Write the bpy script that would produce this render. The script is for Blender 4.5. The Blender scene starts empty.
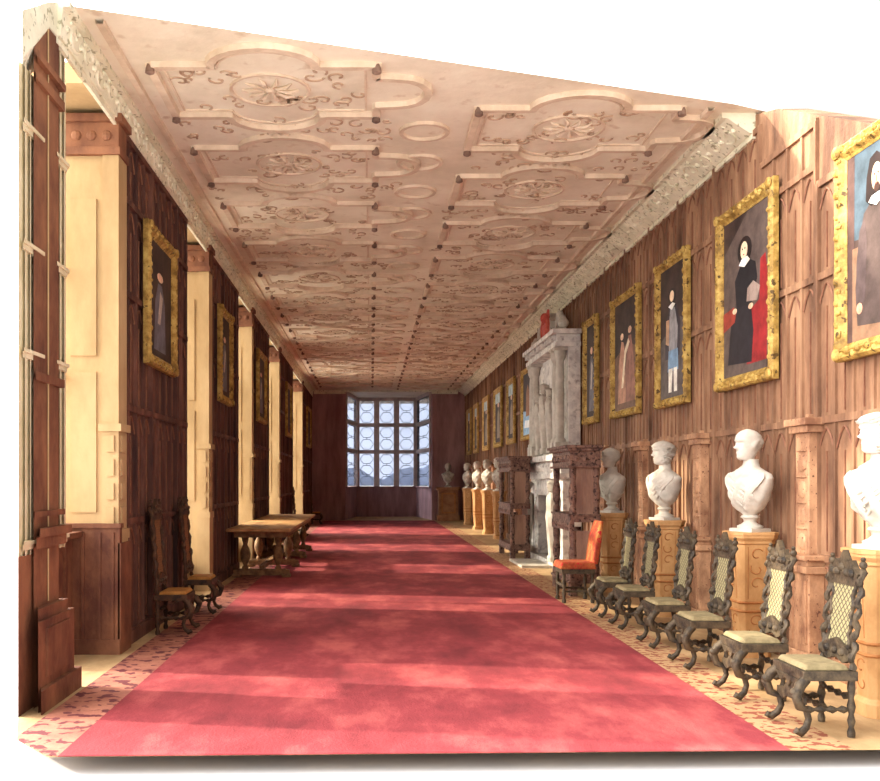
import bpy, math, random
from math import sin, cos, pi, sqrt, exp, radians
from mathutils import Vector
random.seed(7)
C = bpy.context.scene.collection
SC = bpy.context.scene

# ------------------------------------------------------------------ camera
cd = bpy.data.cameras.new('camera'); cam = bpy.data.objects.new('camera', cd); C.objects.link(cam)
cam.location = (0, 0, 1.6); cam.rotation_euler = (pi/2, 0, 0)
cd.sensor_width = 36; cd.lens = 36*975/880; cd.shift_x = 69/880; cd.shift_y = 89.5/880
cd.clip_end = 3000; SC.camera = cam
# ------------------------------------------------------------------ world, sun, exposure
w = bpy.data.worlds.new('world'); SC.world = w; w.use_nodes = True
_N = w.node_tree.nodes; _L = w.node_tree.links      # white sky, brighter over the garden side (-x) and beyond the end window (+y)
_N['Background'].inputs[0].default_value = (1.0, 0.965, 0.925, 1)
_tc = _N.new('ShaderNodeTexCoord'); _dot = _N.new('ShaderNodeVectorMath'); _dot.operation = 'DOT_PRODUCT'
_dot.inputs[1].default_value = (-.95, .30, .05); _L.new(_tc.outputs['Generated'], _dot.inputs[0])
_mr = _N.new('ShaderNodeMapRange'); _mr.inputs[1].default_value = -.1; _mr.inputs[2].default_value = 1.0
_mr.inputs[3].default_value = 0.90; _mr.inputs[4].default_value = 12.0
_L.new(_dot.outputs['Value'], _mr.inputs[0]); _L.new(_mr.outputs[0], _N['Background'].inputs[1])
sd = bpy.data.lights.new('sun', 'SUN'); sd.energy = 7.4; sd.angle = radians(1.6); sd.color = (1.0, 0.90, 0.74)
sun = bpy.data.objects.new('sun', sd); C.objects.link(sun)
EL, AZ = radians(25), radians(10)
sdir = Vector((cos(EL)*cos(AZ), -cos(EL)*sin(AZ), -sin(EL)))
sun.rotation_euler = sdir.to_track_quat('-Z', 'Y').to_euler(); sun.location = (-20, 20, 20)
vs = SC.view_settings
SC.display_settings.display_device = 'sRGB'
vs.view_transform = 'Standard'; vs.look = 'None'; vs.exposure = 0.30; vs.gamma = 1.0; vs.use_curve_mapping = False

# ------------------------------------------------------------------ materials
def lin(c):
    return tuple((x/255/12.92 if x/255 <= .04045 else ((x/255+.055)/1.055)**2.4) for x in c) + (1,)
def mat(name, a, b=None, scale=3.0, stretch=(1,1,1), rough=.7, bump=0.0, bscale=40, metal=0.0, c=None, detail=6, lo=.35, hi=.65, spot=None, spot_scale=12, spot_at=.62, soft=.04):
    m = bpy.data.materials.new(name); m.use_nodes = True
    nt = m.node_tree; N = nt.nodes; L = nt.links; bs = N['Principled BSDF']
    bs.inputs['Roughness'].default_value = rough; bs.inputs['Metallic'].default_value = metal
    bs.inputs['Specular IOR Level'].default_value = .25
    tc = N.new('ShaderNodeTexCoord')
    if b is None:
        bs.inputs['Base Color'].default_value = lin(a)
    else:
        mp = N.new('ShaderNodeMapping'); mp.inputs['Scale'].default_value = stretch
        L.new(tc.outputs['Object'], mp.inputs[0])
        nz = N.new('ShaderNodeTexNoise'); nz.inputs['Scale'].default_value = scale; nz.inputs['Detail'].default_value = detail
        nz.inputs['Roughness'].default_value = .65
        L.new(mp.outputs[0], nz.inputs['Vector'])
        r = N.new('ShaderNodeValToRGB'); r.color_ramp.elements[0].position = lo; r.color_ramp.elements[1].position = hi
        r.color_ramp.elements[0].color = lin(a); r.color_ramp.elements[1].color = lin(b)
        if c is not None:
            e = r.color_ramp.elements.new((lo+hi)/2); e.color = lin(c)
        L.new(nz.outputs['Fac'], r.inputs[0]); out = r.outputs[0]
        if spot is not None:
            n2 = N.new('ShaderNodeTexNoise'); n2.inputs['Scale'].default_value = spot_scale; n2.inputs['Detail'].default_value = 3
            L.new(tc.outputs['Object'], n2.inputs['Vector'])
            r2 = N.new('ShaderNodeValToRGB'); r2.color_ramp.elements[0].position = spot_at; r2.color_ramp.elements[1].position = spot_at+soft
            r2.color_ramp.elements[0].color = (0,0,0,1); r2.color_ramp.elements[1].color = (1,1,1,1)
            L.new(n2.outputs['Fac'], r2.inputs[0])
            mx = N.new('ShaderNodeMixRGB'); mx.inputs[2].default_value = lin(spot)
            L.new(r2.outputs[0], mx.inputs[0]); L.new(out, mx.inputs[1]); out = mx.outputs[0]
        L.new(out, bs.inputs['Base Color'])
    if bump:
        nb = N.new('ShaderNodeTexNoise'); nb.inputs['Scale'].default_value = bscale; nb.inputs['Detail'].default_value = 4
        L.new(tc.outputs['Object'], nb.inputs['Vector'])
        bp = N.new('ShaderNodeBump'); bp.inputs['Strength'].default_value = bump; bp.inputs['Distance'].default_value = .02
        L.new(nb.outputs['Fac'], bp.inputs['Height']); L.new(bp.outputs[0], bs.inputs['Normal'])
    return m

M = {}
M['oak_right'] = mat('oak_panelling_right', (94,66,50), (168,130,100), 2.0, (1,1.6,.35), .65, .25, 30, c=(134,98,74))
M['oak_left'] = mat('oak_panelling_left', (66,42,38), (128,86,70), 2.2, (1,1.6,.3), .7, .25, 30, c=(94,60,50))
M['oak_end'] = mat('oak_panelling_end', (136,102,106), (180,142,138), 1.6, (2,1,.4), .8, .2, 20)
M['oak_dado'] = mat('oak_bay_dado', (92,54,42), (146,98,70), 2.5, (1,1,.6), .7, .2, 25)
M['oak_trim'] = mat('oak_pilaster', (128,88,66), (206,160,122), 3.5, (1,1,.6), .6, .3, 30, spot=(104,66,52), spot_scale=34, spot_at=.64)
M['carve_dark'] = mat('carved_oak_moulding', (112,72,56), (140,96,72), 8, rough=.7)
M['plaster'] = mat('ceiling_plaster', (220,208,184), (244,235,214), 1.1, (1,1,1), .85, .35, 9, c=(236,224,202), spot=(216,198,172), spot_scale=5, spot_at=.62, soft=.1)
M['rib'] = mat('ceiling_rib_shaded_plaster', (204,182,156), (234,214,190), 3, rough=.85, bump=.2)  # darker than the ceiling plaster: the ribs' shadows are put into their colour
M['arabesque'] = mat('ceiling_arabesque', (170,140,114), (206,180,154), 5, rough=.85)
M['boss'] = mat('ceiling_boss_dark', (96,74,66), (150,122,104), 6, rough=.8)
M['frieze'] = mat('frieze_plaster', (218,213,186), (244,238,214), 3, rough=.85, bump=.3, spot=(176,170,140), spot_scale=16, spot_at=.6)
M['cream'] = mat('cream_stone', (168,138,98), (196,166,124), 1.8, (1,1,.4), .8, .1, 20, c=(182,152,110))
M['cream_carved'] = mat('cream_carved_stone', (206,174,136), (246,222,184), 5, rough=.8, bump=.3, spot=(160,122,92), spot_scale=18, spot_at=.6)
M['mullion'] = mat('window_stone', (206,190,152), (226,212,180), 4, rough=.8)
M['mullion_end'] = mat('end_window_stone', (176,156,148), (206,188,174), 4, rough=.8)
M['lead'] = mat('lead_came', (96,98,104))
M['boards'] = mat('floor_matting', (160,128,92), (200,168,126), 2.5, (1,.5,1), .8, .15, 30, c=(182,150,108))
M['carpet'] = mat('crimson_carpet', (122,46,52), (186,90,88), 1.6, (1,.45,1), .95, .3, 60, c=(148,58,64))
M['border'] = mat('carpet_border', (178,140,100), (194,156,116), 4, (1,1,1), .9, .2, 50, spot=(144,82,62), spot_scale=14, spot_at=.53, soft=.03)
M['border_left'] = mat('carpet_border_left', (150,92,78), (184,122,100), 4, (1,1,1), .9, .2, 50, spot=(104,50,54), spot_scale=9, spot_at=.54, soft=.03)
M['ground'] = mat('white_ground', (186,186,188))
M['marble'] = mat('white_marble', (176,168,156), (208,200,188), 5, rough=.55, bump=.08, bscale=20)
M['marble_grey'] = mat('chimney_marble', (196,190,186), (244,240,232), 4, rough=.6, bump=.35, bscale=26, spot=(160,152,148), spot_scale=9, spot_at=.55, soft=.16)
M['ped'] = mat('pedestal_oak', (170,124,78), (206,162,112), 4, (1,1,.5), .6, .2, 25, c=(190,144,94))
M['ped_carve'] = mat('pedestal_carving', (150,94,52), (180,122,72), 8, rough=.7)
M['ped_end'] = mat('end_pedestal_oak', (128,86,60), (168,122,86), 4, rough=.7)
M['gilt'] = mat('gilded_frame', (120,92,44), (196,166,92), 9, rough=.55, bump=.5, bscale=30, c=(164,130,64), spot=(84,62,30), spot_scale=16, spot_at=.62)
M['gilt_dull'] = mat('dull_gilt', (146,112,60), (196,158,92), 8, rough=.6)
M['dark_canvas'] = mat('dark_painting', (34,26,28), (76,58,52), 2.5, rough=.6)
M['chair_wood'] = mat('chair_dark_walnut', (34,28,24), (88,74,56), 14, rough=.55, bump=.3)
M['chair_wood_left'] = mat('chair_walnut_left', (48,34,28), (96,66,44), 14, rough=.6, bump=.3)
M['cushion'] = mat('sage_seat', (112,100,72), (150,134,100), 8, rough=.9)
M['cushion_left'] = mat('ochre_seat', (150,98,48), (190,134,70), 8, rough=.9)
M['orange'] = mat('orange_needlework', (134,46,36), (182,128,72), 7, rough=.9, c=(158,80,46), spot=(176,40,44), spot_scale=14, spot_at=.58)
M['table'] = mat('table_oak', (136,94,58), (196,150,98), 4, (1,.3,1), .5, .2, 20)
M['table_leg'] = mat('table_leg_oak', (96,66,44), (156,116,76), 9, rough=.6, bump=.3)
M['cup'] = mat('carved_dark_oak', (92,66,60), (146,112,96), 12, rough=.65, bump=.6, bscale=24, spot=(56,38,36), spot_scale=20, spot_at=.52, soft=.12)
M['cup_panel'] = mat('cupboard_side_oak', (128,96,84), (172,138,118), 4, (1,1,.25), .7)
M['soot'] = mat('fire_opening', (38,34,36))
M['red_arms'] = mat('painted_red_arms', (176,60,52), (214,110,92), 8)
M['hill'] = mat('distant_hazed_hill', (196,206,228), (214,222,238), .02, rough=1)  # pale blue haze of distance put into the hill's colour

def cane_mat(name, a, b, rep):
    m = bpy.data.materials.new(name); m.use_nodes = True
    N = m.node_tree.nodes; L = m.node_tree.links; bs = N['Principled BSDF']; bs.inputs['Roughness'].default_value = .85
    tc = N.new('ShaderNodeTexCoord'); outs = []
    for s in (pi/4, -pi/4):
        mp = N.new('ShaderNodeMapping'); mp.inputs['Rotation'].default_value = (0, s, 0)
        L.new(tc.outputs['Object'], mp.inputs[0])
        wv = N.new('ShaderNodeTexWave'); wv.inputs['Scale'].default_value = rep; wv.inputs['Distortion'].default_value = 1.0
        L.new(mp.outputs[0], wv.inputs[0]); outs.append(wv)
    mn = N.new('ShaderNodeMath'); mn.operation = 'MAXIMUM'
    L.new(outs[0].outputs['Fac'], mn.inputs[0]); L.new(outs[1].outputs['Fac'], mn.inputs[1])
    r = N.new('ShaderNodeValToRGB'); r.color_ramp.elements[0].position = .8; r.color_ramp.elements[1].position = .93
    r.color_ramp.elements[0].color = lin(a); r.color_ramp.elements[1].color = lin(b)
    L.new(mn.outputs[0], r.inputs[0]); L.new(r.outputs[0], bs.inputs['Base Color'])
    return m
M['cane'] = cane_mat('woven_cane', (146,136,98), (70,60,42), 9)
M['cane_left'] = cane_mat('woven_cane_left', (150,100,54), (70,46,32), 9)

def pane_mat(name, tint, milk):
    m = bpy.data.materials.new(name); m.use_nodes = True
    N = m.node_tree.nodes; L = m.node_tree.links; N.remove(N['Principled BSDF'])
    t = N.new('ShaderNodeBsdfTransparent'); t.inputs[0].default_value = lin(tint)
    g = N.new('ShaderNodeBsdfGlossy'); g.inputs['Roughness'].default_value = .05
    d = N.new('ShaderNodeBsdfDiffuse'); d.inputs[0].default_value = (.8,.82,.85,1)
    m1 = N.new('ShaderNodeMixShader'); m1.inputs[0].default_value = milk
    m2 = N.new('ShaderNodeMixShader'); m2.inputs[0].default_value = .04
    L.new(t.outputs[0], m1.inputs[1]); L.new(d.outputs[0], m1.inputs[2])
    L.new(m1.outputs[0], m2.inputs[1]); L.new(g.outputs[0], m2.inputs[2])
    L.new(m2.outputs[0], N['Material Output'].inputs[0]); return m
M['glass'] = pane_mat('clear_pane', (250,250,246), .02)
M['glass_end'] = pane_mat('old_leaded_pane', (168,174,186), .08)

# ------------------------------------------------------------------ mesh builder
class MB:
    def __init__(s): s.v = []; s.f = []; s.m = []; s.cur = 0
    def add(s, vs_, fs):
        o = len(s.v); s.v += [tuple(p) for p in vs_]; s.f += [tuple(o+i for i in f) for f in fs]; s.m += [s.cur]*len(fs); return s
    def box(s, x0, x1, y0, y1, z0, z1, top=None):
        t = top or (0, 0)       # inset of the top face (taper)
        a, b = t
        return s.add([(x0,y0,z0),(x1,y0,z0),(x1,y1,z0),(x0,y1,z0),(x0+a,y0+b,z1),(x1-a,y0+b,z1),(x1-a,y1-b,z1),(x0+a,y1-b,z1)],
              [(0,3,2,1),(4,5,6,7),(0,1,5,4),(1,2,6,5),(2,3,7,6),(3,0,4,7)])
    def prism(s, poly, z0, z1):     # poly in xy, ccw
        n = len(poly)
        return s.add([(p[0],p[1],z0) for p in poly]+[(p[0],p[1],z1) for p in poly],
              [tuple(range(n-1,-1,-1)), tuple(range(n,2*n))]+[(i,(i+1)%n,n+(i+1)%n,n+i) for i in range(n)])
    def prismY(s, poly, y0, y1):    # poly in xz
        n = len(poly)
        return s.add([(p[0],y0,p[1]) for p in poly]+[(p[0],y1,p[1]) for p in poly],
              [tuple(range(n)), tuple(range(2*n-1,n-1,-1))]+[(i,n+i,n+(i+1)%n,(i+1)%n) for i in range(n)])
    def prismX(s, poly, x0, x1):    # poly in yz
        n = len(poly)
        return s.add([(x0,p[0],p[1]) for p in poly]+[(x1,p[0],p[1]) for p in poly],
              [tuple(range(n)), tuple(range(2*n-1,n-1,-1))]+[(i,n+i,n+(i+1)%n,(i+1)%n) for i in range(n)])
    def loft(s, rings, cap=True):
        n = len(rings[0]); vs_ = [p for r in rings for p in r]; fs = []
        for k in range(len(rings)-1):
            for i in range(n):
                j = (i+1) % n; fs.append((k*n+i, k*n+j, (k+1)*n+j, (k+1)*n+i))
        if cap: fs.append(tuple(range(n-1,-1,-1))); fs.append(tuple((len(rings)-1)*n+i for i in range(n)))
        return s.add(vs_, fs)
    def lathe(s, cx, cy, prof, n=14, sq=False, rot=0, sx=1, sy=1):
        if sq: n = 4; rot = pi/4
        k = sqrt(2) if sq else 1
        return s.loft([[(cx+sx*k*r*cos(2*pi*i/n+rot), cy+sy*k*r*sin(2*pi*i/n+rot), z) for i in range(n)] for r, z in prof])
    def ball(s, c, r, n=8, sx=1, sy=1, sz=1):
        rr = []
        for k in range(1, 6):
            a = pi*k/6-pi/2; rr.append([(c[0]+sx*r*cos(a)*cos(2*pi*i/n), c[1]+sy*r*cos(a)*sin(2*pi*i/n), c[2]+sz*r*sin(a)) for i in range(n)])
        return s.loft(rr)
    def tube(s, pts, rad, n=6):
        P = [Vector(p) for p in pts]; rings = []
        for i, p in enumerate(P):
            d = (P[min(i+1,len(P)-1)]-P[max(i-1,0)]).normalized()
            up = Vector((0,0,1)) if abs(d.z) < .9 else Vector((1,0,0))
            if i > 0:
                u = (u - d*u.dot(d)).normalized() if (u - d*u.dot(d)).length > 1e-5 else d.cross(up).normalized()
            else: u = d.cross(up).normalized()
            v = d.cross(u); r = rad[i] if isinstance(rad, (list, tuple)) else rad
            rings.append([tuple(p+u*r*cos(2*pi*k/n)+v*r*sin(2*pi*k/n)) for k in range(n)])
        return s.loft(rings)
    def build(s, name, mats, parent=None, smooth=False, bevel=0):
        me = bpy.data.meshes.new(name); me.from_pydata(s.v, [], s.f)
        for m in (mats if isinstance(mats, (list, tuple)) else [mats]): me.materials.append(m)
        for p, k in zip(me.polygons, s.m): p.material_index = k; p.use_smooth = smooth
        import bmesh
        b = bmesh.new(); b.from_mesh(me); bmesh.ops.recalc_face_normals(b, faces=b.faces); b.to_mesh(me); b.free()
        o = bpy.data.objects.new(name, me); C.objects.link(o)
        if parent: o.parent = parent
        if bevel:
            bv = o.modifiers.new('bevel', 'BEVEL'); bv.width = bevel; bv.segments = 2; bv.limit_method = 'ANGLE'
        if smooth:
            me.set_sharp_from_angle(angle=radians(50))
        return o
def thing(name, label, cat, loc, rz=0, group=None):
    o = bpy.data.objects.new(name, None); C.objects.link(o); o.empty_display_size = .2
    o.location = loc; o.rotation_euler = (0,0,rz); o['label'] = label; o['category'] = cat
    if group: o['group'] = group
    return o
def dup(root, label, loc, rz, scale=None):
    kids = [o for o in C.objects if o.parent == root]
    r = root.copy(); C.objects.link(r); r.location = loc; r.rotation_euler = (0,0,rz); r['label'] = label
    if scale: r.scale = scale
    for ch in kids:
        c = ch.copy(); C.objects.link(c); c.parent = r
        for g in [o for o in C.objects if o.parent == ch]:
            d = g.copy(); C.objects.link(d); d.parent = c
    return r
def struct(o): o['kind'] = 'structure'; return o

# ------------------------------------------------------------------ setting
XL, XR, HT, HW = -2.38, 3.77, 5.2, 5.02      # wall planes, ceiling height, wall height under the frieze
YE = 39.0                                     # end wall
XO = -2.84                                    # plane of the left windows
g = MB(); g.box(-400, 400, -60, 900, -.30, -.10)
struct(g.build('ground', M['ground']))
# floor: front edge undercut
top = [(-1.87,5.63),(3.00,5.78),(4.05,5.80),(4.05,46),(-2.95,46),(-2.95,8.17),(-2.38,6.575),(-2.18,6.0)]
bot = [(-1.6,6.2),(3.00,6.3),(4.05,6.3),(4.05,46),(-2.95,46),(-2.95,8.6),(-2.3,7.2),(-2.0,6.6)]
f = MB(); n = 8
f.add([(p[0],p[1],0) for p in top]+[(p[0],p[1],-.06) for p in bot], [tuple(range(n)), tuple(range(2*n-1,n-1,-1))]+[(i,n+i,n+(i+1)%n,(i+1)%n) for i in range(n)])
struct(f.build('floor', M['boards']))

# ---- panelling pattern on a wall facing +sx (sgn=+1: faces +x; -1: faces -x)
def panelling(mb, X, sgn, y0, y1, zs, pitch, arch_to=0, d=.022, sw=.035):
    def slab(ya, yb, za, zb, dd): mb.box(min(X, X+sgn*dd), max(X, X+sgn*dd), ya, yb, za, zb)
    nC = max(1, round((y1-y0)/pitch)); p = (y1-y0)/nC
    zlo, zhi = zs[0], zs[-1]
    for i in range(nC+1):
        y = y0+i*p; ww = sw*(2.1 if i % 4 == 0 else 1)
        slab(max(y0, y-ww/2), min(y1, y+ww/2), zlo, zhi, d*(1.5 if i % 4 == 0 else 1))
    for z in zs: slab(y0+.002, y1-.002, z-.03, z+.03, d*1.25)
    for i in range(nC):
        yc = y0+(i+.5)*p
        if yc > arch_to: break
        for k in range(len(zs)-1):
            if zs[k+1]-zs[k] < .5: continue
            zt = zs[k+1]-.05; r = p/2-sw*.6; pts = []
            for a in range(9):
                t = a/8*2-1
                pts.append((X+sgn*.008, yc+t*r, zt-.17*abs(t)**1.6-.02))
            mb.cur = 1; mb.tube(pts, .009, 4)
            mb.box(min(X,X+sgn*.012), max(X,X+sgn*.012), yc-.004, yc+.004, zs[k]+.06, zs[k+1]-.26); mb.cur = 0

# right wall (top edge cut away towards the viewer)
wr = MB()
wr.prismX([(7.22-1.4,0),(46,0),(46,HT),(9.62,HT),(9.03,1.6+3.44),(7.22,1.6+2.63),(5.82,1.6+2.01)], XR, XR+.28)
def zcut(y): return 1.6+(2.63+(y-7.22)/(9.03-7.22)*.81) if y < 9.03 else 99
panelling(wr, XR, -1, 9.4, YE, [.12,.95,2.1,3.3,4.25,HW-.02], .31, 24)
panelling(wr, XR, -1, 8.2, 9.4, [.12,.95,2.1,3.3,4.25,4.62], .31, 24)
panelling(wr, XR, -1, 6.98, 8.2, [.12,.95,2.1,3.3,4.08], .31, 24)
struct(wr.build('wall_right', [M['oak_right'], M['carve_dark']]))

# left wall: piers between the window openings
OPEN = [(7.37,9.13),(12.47,14.15),(17.3,19.2),(22.5,24.9),(29.4,33.2)]
SILL = 1.08
LOW = .35       # unseen sills beyond the first window, lowered to lengthen the sun patches
wl = MB()
piers = [(9.13,12.47),(14.15,17.3),(19.2,22.5),(24.9,29.4),(33.2,YE+.3)]
for a, b in piers:
    wl.box(XO-.12, XL, a, b, 0, HT+.1)
    panelling(wl, XL, 1, a, min(b, YE), [.12,1.2,2.3,3.4,4.3,4.9], .34, 26, d=.03, sw=.05)
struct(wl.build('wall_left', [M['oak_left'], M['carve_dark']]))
for k, (a, b) in enumerate(OPEN):
    if k == 0: a = 8.27
    SL = SILL if k == 0 else LOW
    d = MB(); d.box(XO-.12, XO+.10, a, b, 0, SL); d.box(XO-.12, XO+.2, a, b, SL, SL+.05)
    for yy in (a+.04, (a+b)/2-.03, b-.10): d.box(XO+.10, XO+.125, yy, yy+.06, .1, SL)
    d.box(XO+.10, XO+.13, a, b, 0, .14)
    struct(d.build('trim_%d' % (k+1), M['oak_dado']))
    d = MB(); d.box(XO-.12, XL-.002, a if k else 8.4, b-.003, HW+.0, HT); struct(d.build('trim_%d' % (k+80), M['cream']))
# far jamb of each opening: cream pilaster with capital and carved lower block
tn = 7
for k, (a, b) in enumerate(OPEN):
    j = MB()
    j.box(XO+.0, XL+.02, b-.10, b-.002, .0, 4.64)
    j.box(XL-.12, XL+.07, b-.15, b+.20, 1.05, 1.14)
    j.box(XL-.10, XL+.05, b-.13, b+.17, 1.14, 4.60)
    j.box(XL-.12, XL+.06, b-.14, b+.18, 0.0, 1.05)
    j.box(XL-.13, XL+.08, b-.16, b+.20, 2.05, 2.12)
    j.box(XO+.06, XL-.16, b-.12, b-.1, 1.3, 2.6); j.box(XO+.06, XL-.16, b-.12, b-.1, 2.75, 4.2)
    for z in (1.2,1.42,1.64,1.86):
        j.box(XL-.06, XL+.01, b-.15, b-.12, z, z+.15)
        j.box(XL+.05, XL+.065, b-.06, b+.1, z, z+.15)
    struct(j.build('trim_%d' % tn, M['cream'])); tn += 1
    if k == 0:      # brown dado panelling on the lower part of the nearest jamb
        j = MB(); j.box(XO-.12, XL+.075, b-.19, b-.10, 0, 1.16); j.box(XL+.06, XL+.085, b-.19, b+.205, 0, 1.02); j.box(XO, XL+.09, b-.21, b-.10, 1.16, 1.20)
        for x_ in (XO+.05, XO+.2, XO+.35, XO+.47): j.box(x_-.015, x_+.015, b-.205, b-.18, .14, 1.12)
        j.box(XO, XL+.08, b-.205, b-.18, 0, .14)
        struct(j.build('trim_78', M['oak_dado']))
    c = MB()
    c.box(XO+.0, XL+.07, b-.16, b+.18, 4.60, 4.67); c.box(XO+.02, XL+.05, b-.13, b+.16, 4.67, 4.90); c.box(XO, XL+.09, b-.18, b+.2, 4.90, 4.97)
    for q_ in (-.34,-.2,-.06): c.ball((XL+q_,b-.13,4.78), .05, 8, sy=.5)
    struct(c.build('trim_%d' % tn, M['oak_dado'])); tn += 1
# windows of the bays
def bay_window(idx, a, b, X, nm):
    fr = MB(); z0 = (SILL if idx == 1 else LOW)+.05; z1 = HW+.02
    for i in range(1 if idx == 1 else 0, nm+1):
        y = a+(b-a)*i/nm
        y0 = max(a, y-.03); y1 = min(b, y+.03); fr.box(X-.05, X+.05, y0, y1, z0, z1)
    for z in (z0+.03, 2.55, 3.55, z1-.03, ): fr.box(X-.035, X+.035, a, b, z-.022, z+.022)
    for i in range(1, nm):
        y = a+(b-a)*i/nm
        for z in (2.4, 2.62, 3.4, 3.62): fr.box(X-.07, X+.08, y-.075, y+.075, z, z+.05)
    o = struct(fr.build('window_%d' % idx, M['mullion']))
    p = MB(); p.box(X-.005, X+.005, a+.01, b-.01, z0+.02, z1-.02); p.build('pane', M['glass'], o)
    return o
for k, (a, b) in enumerate(OPEN): bay_window(k+1, a if k else 8.3, b, XO-.03, [1,2,2,2,3][k])
# nearest brown post with capital and plinth; its bays are cut off obliquely at the end of the wall
def oblique(mb, xf, xb, yn, yf, z0, z1):
    mb.prism([(xf,yn),(xf,yf),(xb,max(yf,yn*xb/xf+.05)),(xb,yn*xb/xf)], z0, z1)
p = MB()
XBk = XL-.14
p.add([(XL+.02,6.82,0),(XL+.02,7.37,0),(XL+.02,7.37,4.93),(XL+.02,7.10,4.91),(XL+.02,6.82,4.66),
       (XBk,7.28,0),(XBk,7.5,0),(XBk,7.5,4.93),(XBk,7.4,4.91),(XBk,7.28,4.66)],
      [(0,1,2,3,4),(9,8,7,6,5),(0,5,6,1),(1,6,7,2),(2,7,8,3),(3,8,9,4),(4,9,5,0)])
for xf, yn, yf, z0, z1 in ((.10,6.68,7.49,0,.62),(.14,6.62,7.55,0,.16),(.07,6.76,7.43,.62,.70),(.06,6.76,7.43,1.12,1.2),(.09,6.74,7.47,1.2,1.26),(.05,6.76,7.43,1.34,1.38),(.05,6.78,7.42,2.30,2.36),(.05,6.78,7.42,4.40,4.47),(.06,6.78,7.42,4.55,4.6)):
    oblique(p, XL+xf, XBk, yn, yf, z0, z1)
p.box(XL+.10, XL+.115, 6.84, 7.34, .22, .56)
struct(p.build('trim_30', M['oak_dado']))
p = MB(); p.tube([(XL+.03,7.10,.72),(XL+.03,7.10,1.1)], .006, 6); p.tube([(XL+.03,7.10,1.26),(XL+.03,7.10,4.88)], .006, 6)
struct(p.build('trim_31', M['cream']))
p = MB(); oblique(p, XL-.0, XBk, 6.575, 7.05, 0, SILL); struct(p.build('trim_6', M['oak_dado']))
for (ya, yb, nme) in ((6.60,7.05,'trim_32'),(7.30,7.62,'trim_33')):
    p = MB(); ztop = 4.46 if ya < 7 else 4.93; xf = XL-.015
    oblique(p, xf, XBk, ya+.02, yb, SILL, ztop)
    oblique(p, xf+.02, XBk, ya+(.09 if ya < 7 else .14), ya+(.12 if ya < 7 else .17), SILL, ztop); oblique(p, xf+.02, XBk, ya+(.19 if ya < 7 else .24), ya+(.21 if ya < 7 else .26), SILL, ztop)
    for z in (1.12, 2.44, 3.18, 4.0):
        oblique(p, xf+.03, XBk, ya+.02, yb-.03, z, z+.035); oblique(p, xf+.045, XBk, ya+.0, yb-.02, z+.035, z+.06)
    struct(p.build(nme, M['mullion']))

# end wall with an opening for the bow window
WX0, WX1 = -1.02, 2.42
e = MB()
e.box(XL-.5, WX0, YE, YE+.35, 0, HT+.1); e.box(WX1, XR+.3, YE, YE+.35, 0, HT+.1)
nC = 5
for i in range(nC): 
    x = XL+(WX0-XL)*(i+.5)/nC; e.box(x-.02, x+.02, YE-.02, YE, .1, 5.0)
for i in range(nC):
    x = WX1+(XR-WX1)*(i+.5)/nC; e.box(x-.02, x+.02, YE-.02, YE, .1, 5.0)
for z in (.12,1.1,2.3,3.5,4.7): e.box(XL, WX0, YE-.025, YE, z-.03, z+.03); e.box(WX1, XR, YE-.025, YE, z-.03, z+.03)
for x in (WX0-.16, WX1+.02): e.box(x, x+.14, YE-.06, YE, 0, 5.1)
struct(e.build('wall_end', M['oak_end']))
BX = [(WX0,YE+.35),(-.62,42.6),(1.98,42.6),(WX1,YE+.35)]
BS = 1.28
for k in range(3):
    (xa, ya), (xb, yb) = BX[k], BX[k+1]
    A = Vector((xa,ya,0)); B = Vector((xb,yb,0)); dv = (B-A); L_ = dv.length; dv.normalize(); nv = Vector((-dv.y, dv.x, 0))
    def quadbox(mb, s0, s1, z0, z1, t0, t1):
        q = [A+dv*s0+nv*t0, A+dv*s1+nv*t0, A+dv*s1+nv*t1, A+dv*s0+nv*t1]
        mb.prism([(p_.x,p_.y) for p_ in q], z0, z1)
    m_ = MB(); quadbox(m_, 0, L_, 0, BS, 0, .2); quadbox(m_, 0, L_, BS, BS+.05, -.08, .2)
    struct(m_.build('wall_bow_%s' % ('left','middle','right')[k], M['oak_end']))
    fr = MB(); nl = [1,3,1][k]
    for i in range(nl+1):
        s_ = L_*i/nl; quadbox(fr, max(0,s_-.12), min(L_,s_+.12), BS+.05, HT, -.06, .12)
    for z in (2.83, 4.0): quadbox(fr, 0, L_, z-.08, z+.08, -.05, .11)
    quadbox(fr, 0, L_, HT-.14, HT, -.05, .11)
    o = struct(fr.build('window_%d' % (6+k), M['mullion_end']))
    pn = MB(); quadbox(pn, .02, L_-.02, BS+.06, HT-.05, .02, .03); pn.build('pane', M['glass_end'], o)
    ld = MB()
    for i in range(nl):
        s0 = L_*i/nl+.12; s1 = L_*(i+1)/nl-.12; sm = (s0+s1)/2; hw = (s1-s0)/2
        for (z0, z1) in ((BS+.05,2.75),(2.91,3.92),(4.08,HT-.1)):
            nrow = 2 if z1-z0 < 1.2 else 3
            for r_ in range(nrow):
                za = z0+(z1-z0)*r_/nrow; zb = z0+(z1-z0)*(r_+1)/nrow; zm = (za+zb)/2; h_ = (zb-za)/2
                P_ = [(sm-hw*.95,zm),(sm-hw*.45,zb-.04),(sm+hw*.45,zb-.04),(sm+hw*.95,zm),(sm+hw*.45,za+.04),(sm-hw*.45,za+.04),(sm-hw*.95,zm)]
                ld.tube([tuple(A+dv*u_+Vector((0,0,v_))) for u_, v_ in P_], .013, 4)
                ld.tube([tuple(A+dv*sm+Vector((0,0,zb-.04))), tuple(A+dv*sm+Vector((0,0,min(z1,zb+.04))))], .013, 4)
    ld.build('leading', M['lead'], o)
h = MB(); pts = [(-60,-2)]
for i in range(31): pts.append((-60+4*i, 5+2.2*sin(i*.7)+1.3*sin(i*1.9)))
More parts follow.
